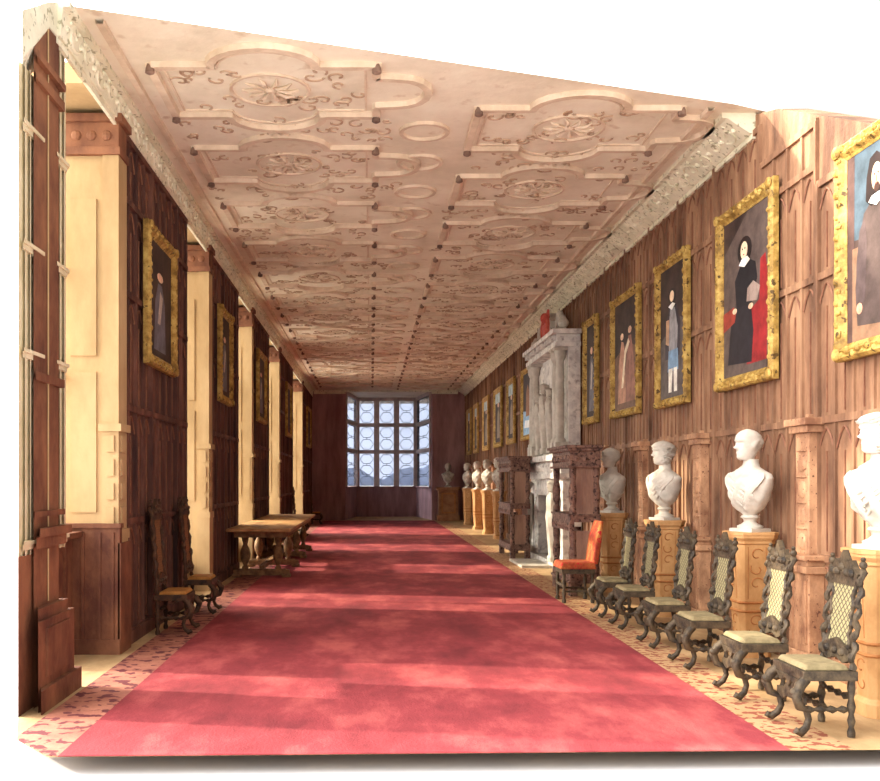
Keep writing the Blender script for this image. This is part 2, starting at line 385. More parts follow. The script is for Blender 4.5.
pts.append((60,-2)); h.prismY(pts, 300, 330); struct(h.build('hills', M['hill']))

# ceiling (front edge cut obliquely)
c = MB(); lo_c = [(-2.5,7.33),(3.46,9.33),(4.05,9.62),(4.05,46),(-3.05,46),(-3.05,9.1),(-2.5,8.2)]; hi_c = [(-2.4,7.75),(3.4,9.75),(4.0,10.1),(4.05,46),(-3.05,46),(-3.0,9.6),(-2.4,8.7)]
n = 7; c.add([(p[0],p[1],HT) for p in lo_c]+[(p[0],p[1],HT+.1) for p in hi_c], [tuple(range(n-1,-1,-1)), tuple(range(n,2*n))]+[(i,(i+1)%n,n+(i+1)%n,n+i) for i in range(n)])
struct(c.build('ceiling', M['plaster']))
# ribs of the strapwork: swept profile hanging from the ceiling
def rib(mb, path, wd, hh, closed=True):
    n_ = len(path); rings = []
    for i in range(n_):
        p0 = Vector(path[(i-1) % n_ if closed else max(0,i-1)]); p1 = Vector(path[(i+1) % n_ if closed else min(n_-1,i+1)])
        t = (p1-p0); t = t.normalized() if t.length > 1e-6 else Vector((1,0)); nn = Vector((-t.y, t.x)); q = Vector(path[i])
        rings.append([tuple(q+nn*wd/2)+(HT,), tuple(q+nn*wd*.42)+(HT-hh,), tuple(q-nn*wd*.42)+(HT-hh,), tuple(q-nn*wd/2)+(HT,)])
    o = len(mb.v)
    for r_ in rings: mb.v += r_
    for i in range(n_ if closed else n_-1):
        j = (i+1) % n_
        for k in range(3): mb.f.append((o+4*i+k, o+4*j+k, o+4*j+k+1, o+4*i+k+1)); mb.m.append(mb.cur)
def module_path(cx, y0, hwid, ln, r_, lobe):
    P_ = []
    def L(x, y): P_.append((x, y))
    L(cx-hwid, y0); L(cx-hwid+.02, y0)
    L(cx-r_-.03, y0); L(cx-r_, y0)
    for a in range(1, 12): t = pi*a/12; L(cx-r_*cos(t), y0-r_*.8*sin(t))
    L(cx+r_, y0); L(cx+r_+.03, y0); L(cx+hwid-.02, y0); L(cx+hwid, y0)
    L(cx+hwid, y0+.22); L(cx+hwid, y0+.24)
    if lobe:
        for a in range(0, 9): t = -pi/2+pi*a/8; L(cx+hwid+.2+lobe*cos(t), y0+ln/2+(ln/2-.26)*sin(t))
    L(cx+hwid, y0+ln-.24); L(cx+hwid, y0+ln-.22)
    L(cx+hwid, y0+ln); L(cx+hwid-.02, y0+ln); L(cx+r_+.03, y0+ln); L(cx+r_, y0+ln)
    for a in range(1, 12): t = pi*a/12; L(cx+r_*cos(t), y0+ln+r_*.8*sin(t))
    L(cx-r_, y0+ln); L(cx-r_-.03, y0+ln); L(cx-hwid+.02, y0+ln); L(cx-hwid, y0+ln)
    return P_
front = lambda x: 7.33+(x+2.5)*.332
rb = MB(); bo = MB(); ab = MB()
def boss(x, y, r=.042):
    bo.lathe(x, y, [(r*.3,HT-.10),(r,HT-.085),(r*.9,HT-.04),(r*.5,HT-.0)], 8)
def rosette(x, y, R_, n_=10):
    for i in range(n_):
        a = 2*pi*i/n_; rb.tube([(x+R_*.25*cos(a), y+R_*.25*sin(a), HT-.01), (x+R_*.7*cos(a+.1), y+R_*.7*sin(a+.1), HT-.02), (x+R_*cos(a), y+R_*sin(a), HT-.005)], [.012,.022,.008], 5)
    rb.ball((x,y,HT-.005), R_*.22, 8, sz=.5)
def ring(x, y, R_, wd=.03, hh=.02):
    rib(rb, [(x+R_*cos(2*pi*i/20), y+R_*sin(2*pi*i/20)) for i in range(20)], wd, hh)
def scroll(x, y, s_, a0, sg):
    P_ = []
    for i in range(14):
        t = i/13; a = a0+sg*t*5.2; r_ = s_*(1-t*.8); P_.append((x+r_*cos(a), y+r_*sin(a)))
    rib(ab, P_, .020, .012, False)
rng = random.Random(3)
for k in range(16):
    y0 = 8.42+2.1*k
    for side, (cx, hwid, lobe) in enumerate(((-.93,.98,.28),(2.02,.98,.26))):
        off = 0 if side == 0 else .98
        yy = y0+off
        if yy+2 > YE: continue
        rib(rb, module_path(cx, yy, hwid, 1.15, .46, lobe), .085, .05)
        rib(rb, module_path(cx, yy+.1, hwid-.1, .95, .42, 0), .02, .015)
        for sx_ in (-1, 1):
            for yb_ in (yy, yy+1.15): boss(cx+sx_*hwid, yb_)
        rosette(cx, yy+.57, .26)
        if k < 8: ring(cx, yy+.57, .36)
        if k < 12:
            for q in range(30):
                scroll(cx+rng.uniform(-.85,.85), yy+.57+rng.choice((-1,1))*rng.uniform(.1,.42), rng.uniform(.05,.11), rng.uniform(0,6), rng.choice((-1,1)))
            for q in range(26):
                sy = yy+1.62 + rng.uniform(-.3,.3)
                if sy > front(cx)+.5: scroll(cx+rng.uniform(-1.1,1.3), sy, rng.uniform(.05,.12), rng.uniform(0,6), rng.choice((-1,1)))
        # half-lobe between the two columns
        ring(.55, yy+1.62 if yy+1.62 < YE-1 else yy, .24, .05, .03)
        # diamond rosettes between rows
        if k < 12: rosette(cx, yy+1.62, .16, 8)
for (xx) in (-2.12,3.28):
    ya = front(xx)+.15
    rib(rb, [(xx,ya),(xx,YE-.4)], .07, .04, False)
# dentil ribs near front edge right
rb_o = rb.build('trim_40', M['rib'], smooth=False); struct(rb_o)
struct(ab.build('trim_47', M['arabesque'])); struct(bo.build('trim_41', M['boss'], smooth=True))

# friezes under the ceiling with scroll relief
def frieze(name, X, sgn, ya, yb, proj, z0):
    m_ = MB()
    # profile from the wall up to the ceiling
    P_ = [(X, z0-.05),(X+sgn*.03, z0-.05),(X+sgn*.03, z0),(X+sgn*.05, z0),(X+sgn*(proj-.05), HT-.05),(X+sgn*proj, HT-.05),(X+sgn*proj, HT),(X, HT)]
    if callable(ya): pass
    m_.prismY(P_, ya, yb)
    A_ = Vector((X+sgn*.05, 0, z0)); B_ = Vector((X+sgn*(proj-.05), 0, HT-.05))
    y = ya+.3; i = 0
    while y < min(yb-.3, 34):
        pts = []
        for q in range(16):
            t = q/15; a = (.5+t*5.6)*(1 if i % 2 else -1); r_ = .115*(1-t*.75)
            s_ = .5+(r_*sin(a)/.12)*.42; s_ = max(.05, min(.95, s_))
            pp = A_.lerp(B_, s_); pts.append((pp.x+sgn*.004, y+r_*1.3*cos(a), pp.z-.004))
        m_.tube(pts, .012, 4)
        for dy in (-.17, .17):
            pp = A_.lerp(B_, .5); m_.ball((pp.x, y+dy, pp.z), .028, 6)
            m_.ball((A_.lerp(B_,.85).x, y+dy*.6, A_.lerp(B_,.85).z), .02, 6)
        y += .36; i += 1
    return struct(m_.build(name, M['frieze']))
frieze('trim_42', XR, -1, 9.56, YE, .33, HW-.02)
frieze('trim_43', XL, 1, 7.31, YE, .12, HW-.09)
m_ = MB(); P0 = [(6.575,4.44),(7.12,4.91),(7.36,4.93),(7.36,HT),(7.14,5.10),(6.575,4.77)]; nn_ = len(P0)
m_.add([(XL+.03,a_,b_) for a_, b_ in P0]+[(XBk,a_+.46,b_) for a_, b_ in P0], [tuple(range(nn_)), tuple(range(2*nn_-1,nn_-1,-1))]+[(i,nn_+i,nn_+(i+1)%nn_,(i+1)%nn_) for i in range(nn_)])
struct(m_.build('trim_44', M['frieze']))
m_ = MB(); m_.box(XL+.1, WX0, YE-.12, YE, HT-.16, HT); m_.box(WX1, XR-.3, YE-.12, YE, HT-.16, HT); m_.box(WX0, WX1, YE, YE+.1, HT-.07, HT)
struct(m_.build('trim_45', M['frieze']))
# outer roofless side: nothing; baseboards
b = MB(); b.box(XR-.05, XR, 6.6, YE, 0, .14); struct(b.build('baseboard_right', M['oak_right']))
b = MB()
for a_, b_ in piers: b.box(XL, XL+.05, a_, min(b_,YE), 0, .13)
struct(b.build('baseboard_left', M['oak_left']))

# pilasters on the right wall
tn = 50
for y in (8.3, 11.0, 13.3, 15.5, 22.4, 24.7, 27.1, 29.6, 32.3, 35.4):
    q = MB()
    q.box(XR-.16, XR-.0, y-.24, y+.24, 0, .16); q.box(XR-.13, XR, y-.2, y+.2, .16, .82); q.box(XR-.17, XR, y-.24, y+.24, .82, .88); q.box(XR-.15, XR, y-.21, y+.21, .88, .93); q.box(XR-.19, XR, y-.25, y+.25, .93, .97)
    q.box(XR-.10, XR, y-.13, y+.13, .97, 2.0); q.box(XR-.14, XR, y-.18, y+.18, 2.0, 2.06); q.box(XR-.17, XR, y-.21, y+.21, 2.06, 2.12)
    q.box(XR-.06, XR, y-.03, y+.03, 2.12, 2.16)
    if y < 17:
        for z in (1.08,1.3,1.52,1.74): q.ball((XR-.10,y,z), .07, 8, sx=.3, sz=1.2); q.box(XR-.115,XR-.09,y-.09,y+.09,z+.1,z+.115)
        for sx_ in (-.13,.13): q.box(XR-.145, XR-.12, y+sx_-.03, y+sx_+.03, .22, .76)
    struct(q.build('trim_%d' % tn, M['oak_trim'], bevel=.006)); tn += 1

# ------------------------------------------------------------------ carpet
cp = MB(); cp.prism([(-1.81,5.635),(2.48,5.765),(2.48,38.4),(-1.81,38.4)], .001, .006)
car = cp.build('carpet', M['carpet'])
car['label'] = 'long crimson carpet running the whole length of the gallery floor'; car['category'] = 'carpet'
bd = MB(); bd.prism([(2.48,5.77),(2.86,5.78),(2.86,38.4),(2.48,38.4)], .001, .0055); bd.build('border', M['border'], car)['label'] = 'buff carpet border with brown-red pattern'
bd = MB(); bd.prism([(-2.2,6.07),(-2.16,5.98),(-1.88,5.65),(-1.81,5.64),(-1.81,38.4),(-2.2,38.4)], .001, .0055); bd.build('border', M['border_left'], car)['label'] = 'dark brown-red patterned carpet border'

# ------------------------------------------------------------------ heads, busts, figures
def interp(tab, t):
    for (a, va), (b, vb) in zip(tab, tab[1:]):
        if t <= b:
            u = (t-a)/(b-a) if b > a else 0; u = u*u*(3-2*u) if False else u; return va+(vb-va)*u
    return tab[-1][1]
FT = [(0,.062),(.04,.088),(.1,.098),(.2,.094),(.3,.096),(.45,.094),(.58,.100),(.64,.106),(.8,.098),(.9,.074),(.96,.046),(1,.008)]
BT = [(0,.05),(.1,.055),(.25,.075),(.4,.105),(.6,.125),(.78,.115),(.9,.08),(.96,.048),(1,.008)]
ST = [(0,.034),(.08,.046),(.22,.062),(.4,.072),(.6,.08),(.75,.079),(.88,.06),(.95,.038),(1,.008)]
def head_rings(z0, hgt, sc, yaw, style, seed, n=44, m=34, oy=-.02):
    rg = random.Random(seed); ph = [rg.uniform(0,6) for _ in range(8)]; rings = []
    for k in range(m+1):
        t = k/m; t = 1-(1-t)**1.25 if t > .0 else 0
        fr, bk, sd_ = interp(FT,t), interp(BT,t), interp(ST,t); ring_ = []
        for i in range(n):
            a = 2*pi*i/n; aa = (a+pi) % (2*pi)-pi            # 0 = front
            x = sd_*sin(a); y = -(fr if cos(a) > 0 else bk)*cos(a); r = 1.0
            ex = 0
            tip = exp(-((t-.40)/.05)**2)*.034 + exp(-((t-.50)/.09)**2)*.014
            ex += tip*exp(-(aa/.17)**2)
            ex -= .014*exp(-((abs(aa)-.40)/.2)**2)*exp(-((t-.54)/.04)**2)
            ex += .006*exp(-((abs(aa)-.42)/.12)**2)*exp(-((t-.535)/.025)**2)
            ex += .007*exp(-(aa/.6)**2)*exp(-((t-.63)/.035)**2)
            ex += .008*exp(-(aa/.26)**2)*(exp(-((t-.25)/.022)**2)+exp(-((t-.195)/.022)**2))
            ex -= .006*exp(-(aa/.3)**2)*exp(-((t-.15)/.03)**2)
            ex += .016*exp(-((abs(aa)-1.62)/.12)**2)*exp(-((t-.47)/.1)**2)
            hairy = 0
            if style == 'bald': hairy = .012*(1+.5*sin(11*aa+ph[0]+9*sin(9*t+ph[2])))*(1/(1+exp(-(abs(aa)-1.5)*9)))*exp(-((t-.5)/.17)**4)
            if style != 'bald':
                hl = 1/(1+exp(-(abs(aa)-1.15)*9)) if t < .72 else 1/(1+exp(-(t-.72)*40))
                if t < .3 and style == 'short': hl = 0
                hairy = max(hl, 1/(1+exp(-(t-.76)*50)))
                amp = {'short':.010,'curly':.020,'long':.030}[style]
                hairy *= amp*(1+.55*sin(11*aa+ph[0]+9*sin(9*t+ph[2]))+.35*sin(26*t+ph[1]+4*sin(5*aa)))
                if t > .68: hairy *= (1-t)/.32
            if style in ('long','curly') and seed % 2: ex += .010*exp(-(aa/.5)**2)*exp(-((t-.07)/.07)**2)
            rr = sqrt(x*x+y*y)+1e-6; r = (rr+ex+hairy)/rr; x *= r; y *= r
            ca, sa = cos(yaw), sin(yaw); y += oy
            X = x*ca-y*sa; Y = x*sa+y*ca
            ring_.append((X*sc, Y*sc, z0+hgt*t))
        rings.append(ring_)
    return rings
def bust_mesh(style, seed, yaw=0.0, fold=1):
    n = 44; rg = random.Random(seed+50); ph = rg.uniform(0,6)
    tab = [(.13,.05,.045),(.165,.070,.06),(.20,.115,.09),(.25,.158,.118),(.31,.188,.132),(.38,.212,.138),(.45,.238,.132),(.49,.243,.118),(.525,.215,.100),(.555,.150,.088),(.58,.092,.078),(.61,.066,.068),(.64,.060,.064),(.66,.060,.064)]
    rings = []
    for k in range(40):
        z = .13+.53*k/39
        for (a, b) in zip(tab, tab[1:]):
            if z <= b[0]+1e-9: u = (z-a[0])/(b[0]-a[0]); rx = a[1]+(b[1]-a[1])*u; ry = a[2]+(b[2]-a[2])*u; break
        ring_ = []
        for i in range(n):
            a_ = 2*pi*i/n; e_ = .82
            cx_ = abs(sin(a_))**e_*(1 if sin(a_) > 0 else -1); cy_ = -abs(cos(a_))**e_*(1 if cos(a_) > 0 else -1)
            x = rx*cx_; y = ry*cy_
            if z < .60:
                amt = min(1, (z-.13)/.08)*min(1, (.60-z)/.04)
                q1 = sin((x*fold*1.0+(z-.3)*.42)*52+ph); dia = 1.6*(abs(q1)**.6*(1 if q1 > 0 else -1))*.6+.5*sin((x*fold*.8-z*.5)*80+ph*2)
                fr_ = max(0, cos(a_))*.9+.25
                y += -.013*dia*amt*fr_*(1 if cos(a_) > 0 else -1); x *= 1+.025*dia*amt*(abs(sin(a_)))
                if cos(a_) > 0: y -= .030*exp(-((x*fold-.02+(z-.4)*.6)/.035)**2)*amt; y -= .022*exp(-((x*fold+.06-(z-.4)*.8)/.03)**2)*amt
            ring_.append((x, y+.012*(z > .6), z))
        rings.append(ring_)
    hr = head_rings(.650, .285, 1.12, yaw, style, seed)
    mb = MB(); mb.loft(rings+hr); return mb
def socle(mb):
    mb.box(-.13,.13,-.12,.12,0,.03); mb.lathe(0,0,[(.11,.03),(.115,.05),(.075,.07),(.055,.09),(.06,.115),(.085,.13),(.07,.15)], 20)
def make_bust(label, loc, rz, style, seed, yaw, fold=1, sc=1.0, group=None, base=None):
    t = thing('marble_bust', label, 'bust', loc, rz, group)
    o = bust_mesh(style, seed, yaw, fold).build('head_and_shoulders', M['marble'], t, smooth=True); o.data.set_sharp_from_angle(angle=radians(75))
    dr = MB()                                # folds of the robe drawn from one shoulder across the chest
    TB = [(.165,.070,.06),(.20,.115,.09),(.25,.158,.118),(.31,.188,.132),(.38,.212,.138),(.45,.238,.132),(.49,.243,.118),(.525,.215,.100),(.555,.150,.088)]
    for q in range(8):
        P_ = []; R_ = []
        for i in range(15):
            u = i/14; z = .535-(.30-.028*q)*u**1.15 - .004*q; a_ = fold*(1.25-.10*q-(1.75-.30*abs(q-3)*.5)*u)
            if q >= 5: a_ = fold*(-1.2+.12*(q-5)+(1.1-.1*(q-5))*u); z = .53-(.30-.03*(q-5))*u
            z = max(.17, z)
            for (b0, b1) in zip(TB, TB[1:]):
                if z <= b1[0]: break
            f_ = max(0, min(1, (z-b0[0])/(b1[0]-b0[0]))); rx = b0[1]+(b1[1]-b0[1])*f_; ry = b0[2]+(b1[2]-b0[2])*f_
            e_ = .82; P_.append((rx*abs(sin(a_))**e_*(1 if sin(a_) > 0 else -1), -ry*abs(cos(a_))**e_*(1 if cos(a_) > 0 else -1)-.004, z)); R_.append(.008+.009*sin(pi*min(1,u*.9+.1)))
        dr.tube(P_, R_, 6)
    dr.build('drapery', M['marble'], t, smooth=True)
    s_ = MB(); socle(s_); s_.build('socle', M['marble'], t, smooth=True)
    t.scale = (sc,)*3; return t
def oct_ring(r, z, ch=.32):
    c_ = r*(1-ch); return [(r,-c_,z),(r,c_,z),(c_,r,z),(-c_,r,z),(-r,c_,z),(-r,-c_,z),(-c_,-r,z),(c_,-r,z)]
def make_pedestal(label, loc, rz, H=1.13, group=None, m='ped'):
    t = thing('bust_pedestal', label, 'pedestal', loc, rz, group)
    s_ = MB(); s_.loft([oct_ring(.15,0), oct_ring(.15,.09), oct_ring(.118,.12), oct_ring(.15,H*.5), oct_ring(.168,H-.1)])
    s_.build('shaft', M[m], t, bevel=.004)
    b_ = MB()
    for z in (H*.36, H*.43): b_.loft([oct_ring(.113+.032*(z/H)*2+.012,z), oct_ring(.113+.032*(z/H)*2+.020,z+.012), oct_ring(.113+.032*(z/H)*2+.012,z+.024)])
    b_.build('band', M['ped_carve'], t)
    c_ = MB(); c_.loft([oct_ring(.165,H-.115), oct_ring(.18,H-.10), oct_ring(.18,H-.08), oct_ring(.20,H-.05), oct_ring(.20,H-.03), oct_ring(.206,H-.025), oct_ring(.206,H)])
    c_.build('cap', M[m], t)
    k_ = MB()                                   # carved scrolls on the shaft's faces
    def surf(face, u, z):
        r_ = (.118+.032*(z-.12)/(H*.5-.12) if z < H*.5 else .15+.018*(z-H*.5)/(H*.5-.1))+.001
        if face == 0: return (u,-r_,z)
        if face == 1: return (r_,u,z)
        if face == 2: return (-r_,u,z)
        return (u,r_,z)
    for face in range(4):
        for (zc, s1) in ((H-.2,1),(H-.33,-1),(H-.46,1),(.33,1),(.22,-1)):
            P_ = []
            for q in range(13):
                tt = q/12; a = tt*4.6*s1+.6; r_ = .062*(1-.6*tt)
                P_.append(surf(face, r_*cos(a)*s1, zc+r_*sin(a)*.95))
            k_.tube(P_, .006, 4)
        k_.tube([surf(face, -.08, H-.13), surf(face, -.075, H*.47)], .004, 4); k_.tube([surf(face, .08, H-.13), surf(face, .075, H*.47)], .004, 4)
    k_.build('carving', M['ped_carve'], t)
    return t
RW = -pi/2      # things at the right wall look towards -x
PX = 3.46
big = [(6.66,'long',4,.35,1), (8.9,'bald',6,.25,-1), (11.5,'curly',8,.3,1), (14.02,'short',10,.35,-1)]
blab = ['marble bust at the right edge of the view, partly cut off, on the nearest pedestal',
        'bald marble bust in draped robe below the seated portrait in black',
        'curly-haired marble bust looking aside, below the standing figure portrait',
        'short-haired marble bust on the pedestal right beside the near dark carved cupboard']
plab = ['carved oak pedestal at the right edge of the view under the cut-off bust',
        'carved orange oak pedestal under the bald marble bust',
        'carved orange oak pedestal under the curly-haired marble bust',
        'carved oak pedestal next to the orange chair and near dark cupboard']
for (y, st, sd_, yw, fo), bl, pl in zip(big, blab, plab):
    hh = 1.13
    make_pedestal(pl, (PX if y > 6.7 else 3.48, y, 0), RW, hh)
    make_bust(bl, (PX if y > 6.7 else 3.48, y, hh), RW+.45, st, sd_, -yw, fo, 1.0)
far = [(26.4,'nearest of the small row beyond the far dark cupboard'),(28.9,'second of the small row beyond the far dark cupboard'),
       (31.6,'third of the small row beyond the far dark cupboard'),(34.9,'farthest of the small row along the right wall')]
fp = make_pedestal('', (PX,26.4,0), RW, 1.3, 'pedestals along the far right wall'); fb = make_bust('', (PX,26.4,1.3), RW+.4, 'short', 12, -.2, 1, .98, 'busts along the far right wall')
for i, (y, lb) in enumerate(far):
    if i == 0: fp['label'] = 'oak pedestal under the '+lb; fb['label'] = 'white marble bust, '+lb
    else:
        dup(fp, 'oak pedestal under the '+lb, (PX,y,0), RW); dup(fb, 'white marble bust, '+lb, (PX,y,1.3), RW+.4)
# end pedestal and bust
t = thing('bust_pedestal', 'dark oak square pedestal standing against the end wall right of the window', 'pedestal', (3.02,38.3,0))
q = MB(); q.box(-.44,.44,-.36,.36,0,.22); q.box(-.38,.38,-.3,.3,.22,1.2); q.build('shaft', M['ped_end'], t, bevel=.01)
q = MB(); q.box(-.46,.46,-.38,.38,1.2,1.32); q.build('cap', M['ped_end'], t, bevel=.01)
q = MB(); q.box(-.28,-.22,-.325,-.3,.3,1.1); q.box(.22,.28,-.325,-.3,.3,1.1); q.box(-.28,.28,-.325,-.3,1.04,1.1); q.box(-.28,.28,-.325,-.3,.3,.36); q.build('panel_frame', M['ped_carve'], t)
make_bust('white marble bust standing alone against the end wall right of the window', (3.02,38.3,1.32), 0, 'curly', 15, .1, 1, 1.02)

# ------------------------------------------------------------------ pictures
def flat_mat(c): 
    k = 'paint_%d_%d_%d' % c
    if k not in M: M[k] = mat(k, c, tuple(min(255,int(x*1.35+8)) for x in c), 6, rough=.6)
    return M[k]
def ell(cx, cz, rx, rz, n=18, rot=0):
    return [(cx+rx*cos(2*pi*i/n)*cos(rot)-rz*sin(2*pi*i/n)*sin(rot), cz+rx*cos(2*pi*i/n)*sin(rot)+rz*sin(2*pi*i/n)*cos(rot)) for i in range(n)]
def picture(label, loc, rz, W, H, fw, layers, group=None, bumps=True, gilt='gilt', bg='dark_canvas', tilt=0):
    t = thing('framed_portrait' if layers else 'framed_picture', label, 'painting', loc, rz, group)
    fr = MB(); D = .075
    prof = [(0,0),(0,-.05),(.18,-D),(.42,-.055),(.6,-.07),(.85,-.035),(1,-.025),(1,0)]
    rings = []
    for (s_, y) in prof:
        i_ = s_*fw; rings.append([(-W/2+i_,y,i_),(W/2-i_,y,i_),(W/2-i_,y,H-i_),(-W/2+i_,y,H-i_)])
    fr.loft(rings, cap=False)
    if bumps:
        rg = random.Random(int(W*100+H*10))
        per = [('h',0),('h',1),('v',0),('v',1)]
        for (o_, e_) in per:
            Ln = W if o_ == 'h' else H; nb = int(Ln/.085)
            for i in range(nb+1):
                s_ = i/nb*(Ln-fw*.6)+fw*.3; r_ = rg.uniform(.020,.034); off = fw*.3 if i % 2 else fw*.55
                if o_ == 'h': x = -W/2+s_; z = off if e_ == 0 else H-off
                else: z = s_; x = -W/2+off if e_ == 0 else W/2-off
                fr.ball((x,-D+.012,z), r_, 6, sz=rg.uniform(.7,1.3), sy=.8)
        for x in (-W/2+fw*.4, W/2-fw*.4):
            for z in (fw*.4, H-fw*.4): fr.ball((x,-D,z), fw*.42, 8, sy=.5)
    fr.build('frame', M[gilt], t)
    cv = MB(); cv.box(-W/2+fw*.9, W/2-fw*.9, -.02, -.005, fw*.9, H-fw*.9); cv.build('canvas', M[bg], t)
    wi, hi = W-2*fw, H-2*fw
    groups = {}
    for i, (nm, col, poly) in enumerate(layers):
        p_ = MB(); P_ = [(-wi/2+u*wi, fw+v*hi) for u, v in poly]
        a_ = sum(P_[j][0]*P_[(j+1)%len(P_)][1]-P_[(j+1)%len(P_)][0]*P_[j][1] for j in range(len(P_)))
        if a_ < 0: P_.reverse()
        y = -.0205-.0009*i; p_.prismY(P_, y, y+.0009)
        p_.build(nm, flat_mat(col), t)
    return t
XW = XR-.035
# seated portrait in black with a red chair
seat = [('painted_backdrop',(70,58,54),[(0,0),(.9,0),(1,.3),(1,1),(.55,1),(0,.8)]),
        ('painted_chair',(112,24,26),[(.52,.05),(.92,.05),(.96,.5),(.9,.68),(.80,.66),(.78,.42),(.5,.36)]),
        ('painted_skirt',(26,22,26),[(.1,.08),(.62,.06),(.66,.25),(.6,.44),(.34,.46),(.18,.36)]),
        ('painted_bodice',(20,18,22),[(.3,.42),(.62,.42),(.74,.56),(.70,.66),(.56,.70),(.40,.69),(.26,.6)]),
        ('painted_sleeve',(120,104,96),[(.52,.44),(.74,.42),(.8,.5),(.66,.55),(.54,.52)]),
        ('painted_table',(120,44,34),[(0,.30),(.26,.34),(.3,.40),(.24,.44),(0,.42)]),
        ('painted_hair',(24,16,16),ell(.48,.765,.15,.085)),
        ('painted_face',(204,168,140),ell(.47,.765,.075,.055)),
        ('painted_collar',(222,214,200),[(.36,.685),(.48,.66),(.6,.69),(.54,.72),(.42,.715)]),
        ('painted_hand',(196,158,130),ell(.27,.41,.05,.018)), ('painted_hand',(196,158,130),ell(.62,.40,.05,.018)),
        ('painted_eye',(40,26,24),ell(.445,.775,.011,.006,10)), ('painted_eye',(40,26,24),ell(.50,.775,.011,.006,10)), ('painted_mouth',(150,70,60),ell(.475,.738,.018,.005,10))]
man = [('painted_sky',(52,64,72),[(0,.55),(1,.5),(1,1),(0,1)]), ('painted_wall',(66,48,44),[(0,0),(.12,0),(.14,1),(0,1)]),
       ('painted_ground',(112,84,64),[(.1,0),(1,0),(1,.5),(.1,.5)]),
       ('painted_coat',(62,50,46),[(.2,.08),(.95,.05),(.98,.45),(.9,.62),(.72,.70),(.5,.72),(.32,.66),(.22,.5),(.16,.28)]),
       ('painted_sleeve',(66,54,52),[(.18,.2),(.34,.2),(.38,.5),(.34,.64),(.24,.58),(.18,.4)]),
       ('painted_hand',(186,132,108),ell(.24,.17,.055,.03)),
       ('painted_hair',(26,16,14),[(.36,.72),(.38,.84),(.44,.93),(.56,.95),(.66,.91),(.72,.82),(.72,.70),(.62,.68),(.46,.68)]),
       ('painted_face',(190,146,120),ell(.56,.82,.088,.072)), ('painted_beard',(60,38,30),ell(.565,.765,.05,.024)),
       ('painted_collar',(214,204,190),[(.42,.705),(.56,.67),(.70,.71),(.62,.735),(.48,.73)]),
       ('painted_eye',(34,24,22),ell(.525,.835,.013,.006,10)), ('painted_eye',(34,24,22),ell(.595,.835,.013,.006,10)), ('painted_nose',(160,110,88),ell(.56,.81,.01,.018,10)), ('painted_mouth',(140,72,62),ell(.56,.783,.022,.005,10))]
stand = [('painted_backdrop',(72,64,62),[(0,0),(1,0),(1,.55),(.7,.6),(0,.45)]),
         ('painted_cloak',(44,40,46),[(.2,.3),(.75,.3),(.8,.55),(.64,.7),(.36,.7),(.2,.55)]),
         ('painted_coat',(120,118,120),[(.36,.32),(.66,.32),(.7,.52),(.58,.68),(.4,.68),(.32,.52)]),
         ('painted_breeches',(96,122,146),[(.3,.2),(.72,.2),(.7,.36),(.34,.36)]),
         ('painted_leg',(190,182,172),[(.34,.04),(.46,.04),(.5,.22),(.34,.22)]), ('painted_leg',(190,182,172),[(.56,.04),(.68,.04),(.68,.22),(.54,.22)]),
         ('painted_hair',(34,24,22),ell(.48,.77,.15,.06)), ('painted_face',(206,164,136),ell(.48,.77,.085,.042)), ('painted_collar',(224,218,206),[(.34,.70),(.48,.665),(.62,.70),(.5,.72)]),
         ('painted_sleeve',(150,120,96),[(.24,.42),(.36,.4),(.38,.6),(.26,.6)])]
pair = [('painted_backdrop',(94,70,58),[(0,0),(1,0),(1,.5),(.6,.62),(0,.5)]),
        ('painted_robe',(150,112,92),[(.14,.06),(.5,.06),(.46,.4),(.4,.62),(.3,.64),(.18,.42)]),
        ('painted_robe',(120,84,72),[(.5,.06),(.9,.06),(.84,.42),(.72,.66),(.6,.66),(.52,.4)]),
        ('painted_sash',(196,176,152),[(.3,.2),(.38,.2),(.5,.5),(.66,.6),(.6,.64),(.44,.54)]),
        ('painted_face',(200,160,134),ell(.33,.68,.07,.032)), ('painted_face',(200,160,134),ell(.67,.71,.07,.032))]
dark1 = [('painted_figure',(86,84,92),[(.25,.06),(.75,.06),(.7,.5),(.58,.66),(.42,.66),(.3,.5)]), ('painted_face',(190,150,126),ell(.5,.72,.12,.04)), ('painted_sash',(150,140,132),[(.4,.3),(.5,.3),(.62,.55),(.5,.6)])]
scape = [('painted_sky',(118,150,176),[(0,.0),(1,.0),(1,.34),(0,.40)]), ('painted_figure',(120,84,60),[(.3,.3),(.72,.3),(.66,.7),(.5,.82),(.34,.7)]), ('painted_cloud',(206,214,218),[(.1,.12),(.9,.1),(.8,.22),(.2,.24)])]
B0 = 2.53
picture('large portrait of a long-haired bearded man in grey coat, cut by the right edge', (XW,7.20,B0), RW, 1.06, 1.69, .13, man)
picture('portrait of a seated figure in black with a red chair, ornate gilt frame', (XW,9.66,B0), RW, 1.46, 1.86, .13, seat)
picture('tall portrait of a standing figure in grey and blue, third from the right', (XW,12.0,B0-.02), RW, 1.22, 1.84, .11, stand)
picture('gilt framed picture of two robed figures, fourth painting from the right', (XW,14.2,B0), RW, 1.5, 1.80, .11, pair)
picture('dark full-length portrait in gilt frame just right of the white chimneypiece', (XW,16.42,B0+.02), RW, .95, 1.78, .12, dark1)
picture('gilt framed picture with blue lower part just beyond the white chimneypiece', (XW,23.1,B0+.02), RW, 1.6, 1.72, .13, scape, bumps=False)
gl = ['gilt framed upright picture, second beyond the white chimneypiece','gilt framed upright picture, third beyond the white chimneypiece','pale framed upright picture, fourth beyond the white chimneypiece',
      'pale framed picture, second from the end wall on the right','pale framed picture, last before the end wall on the right']
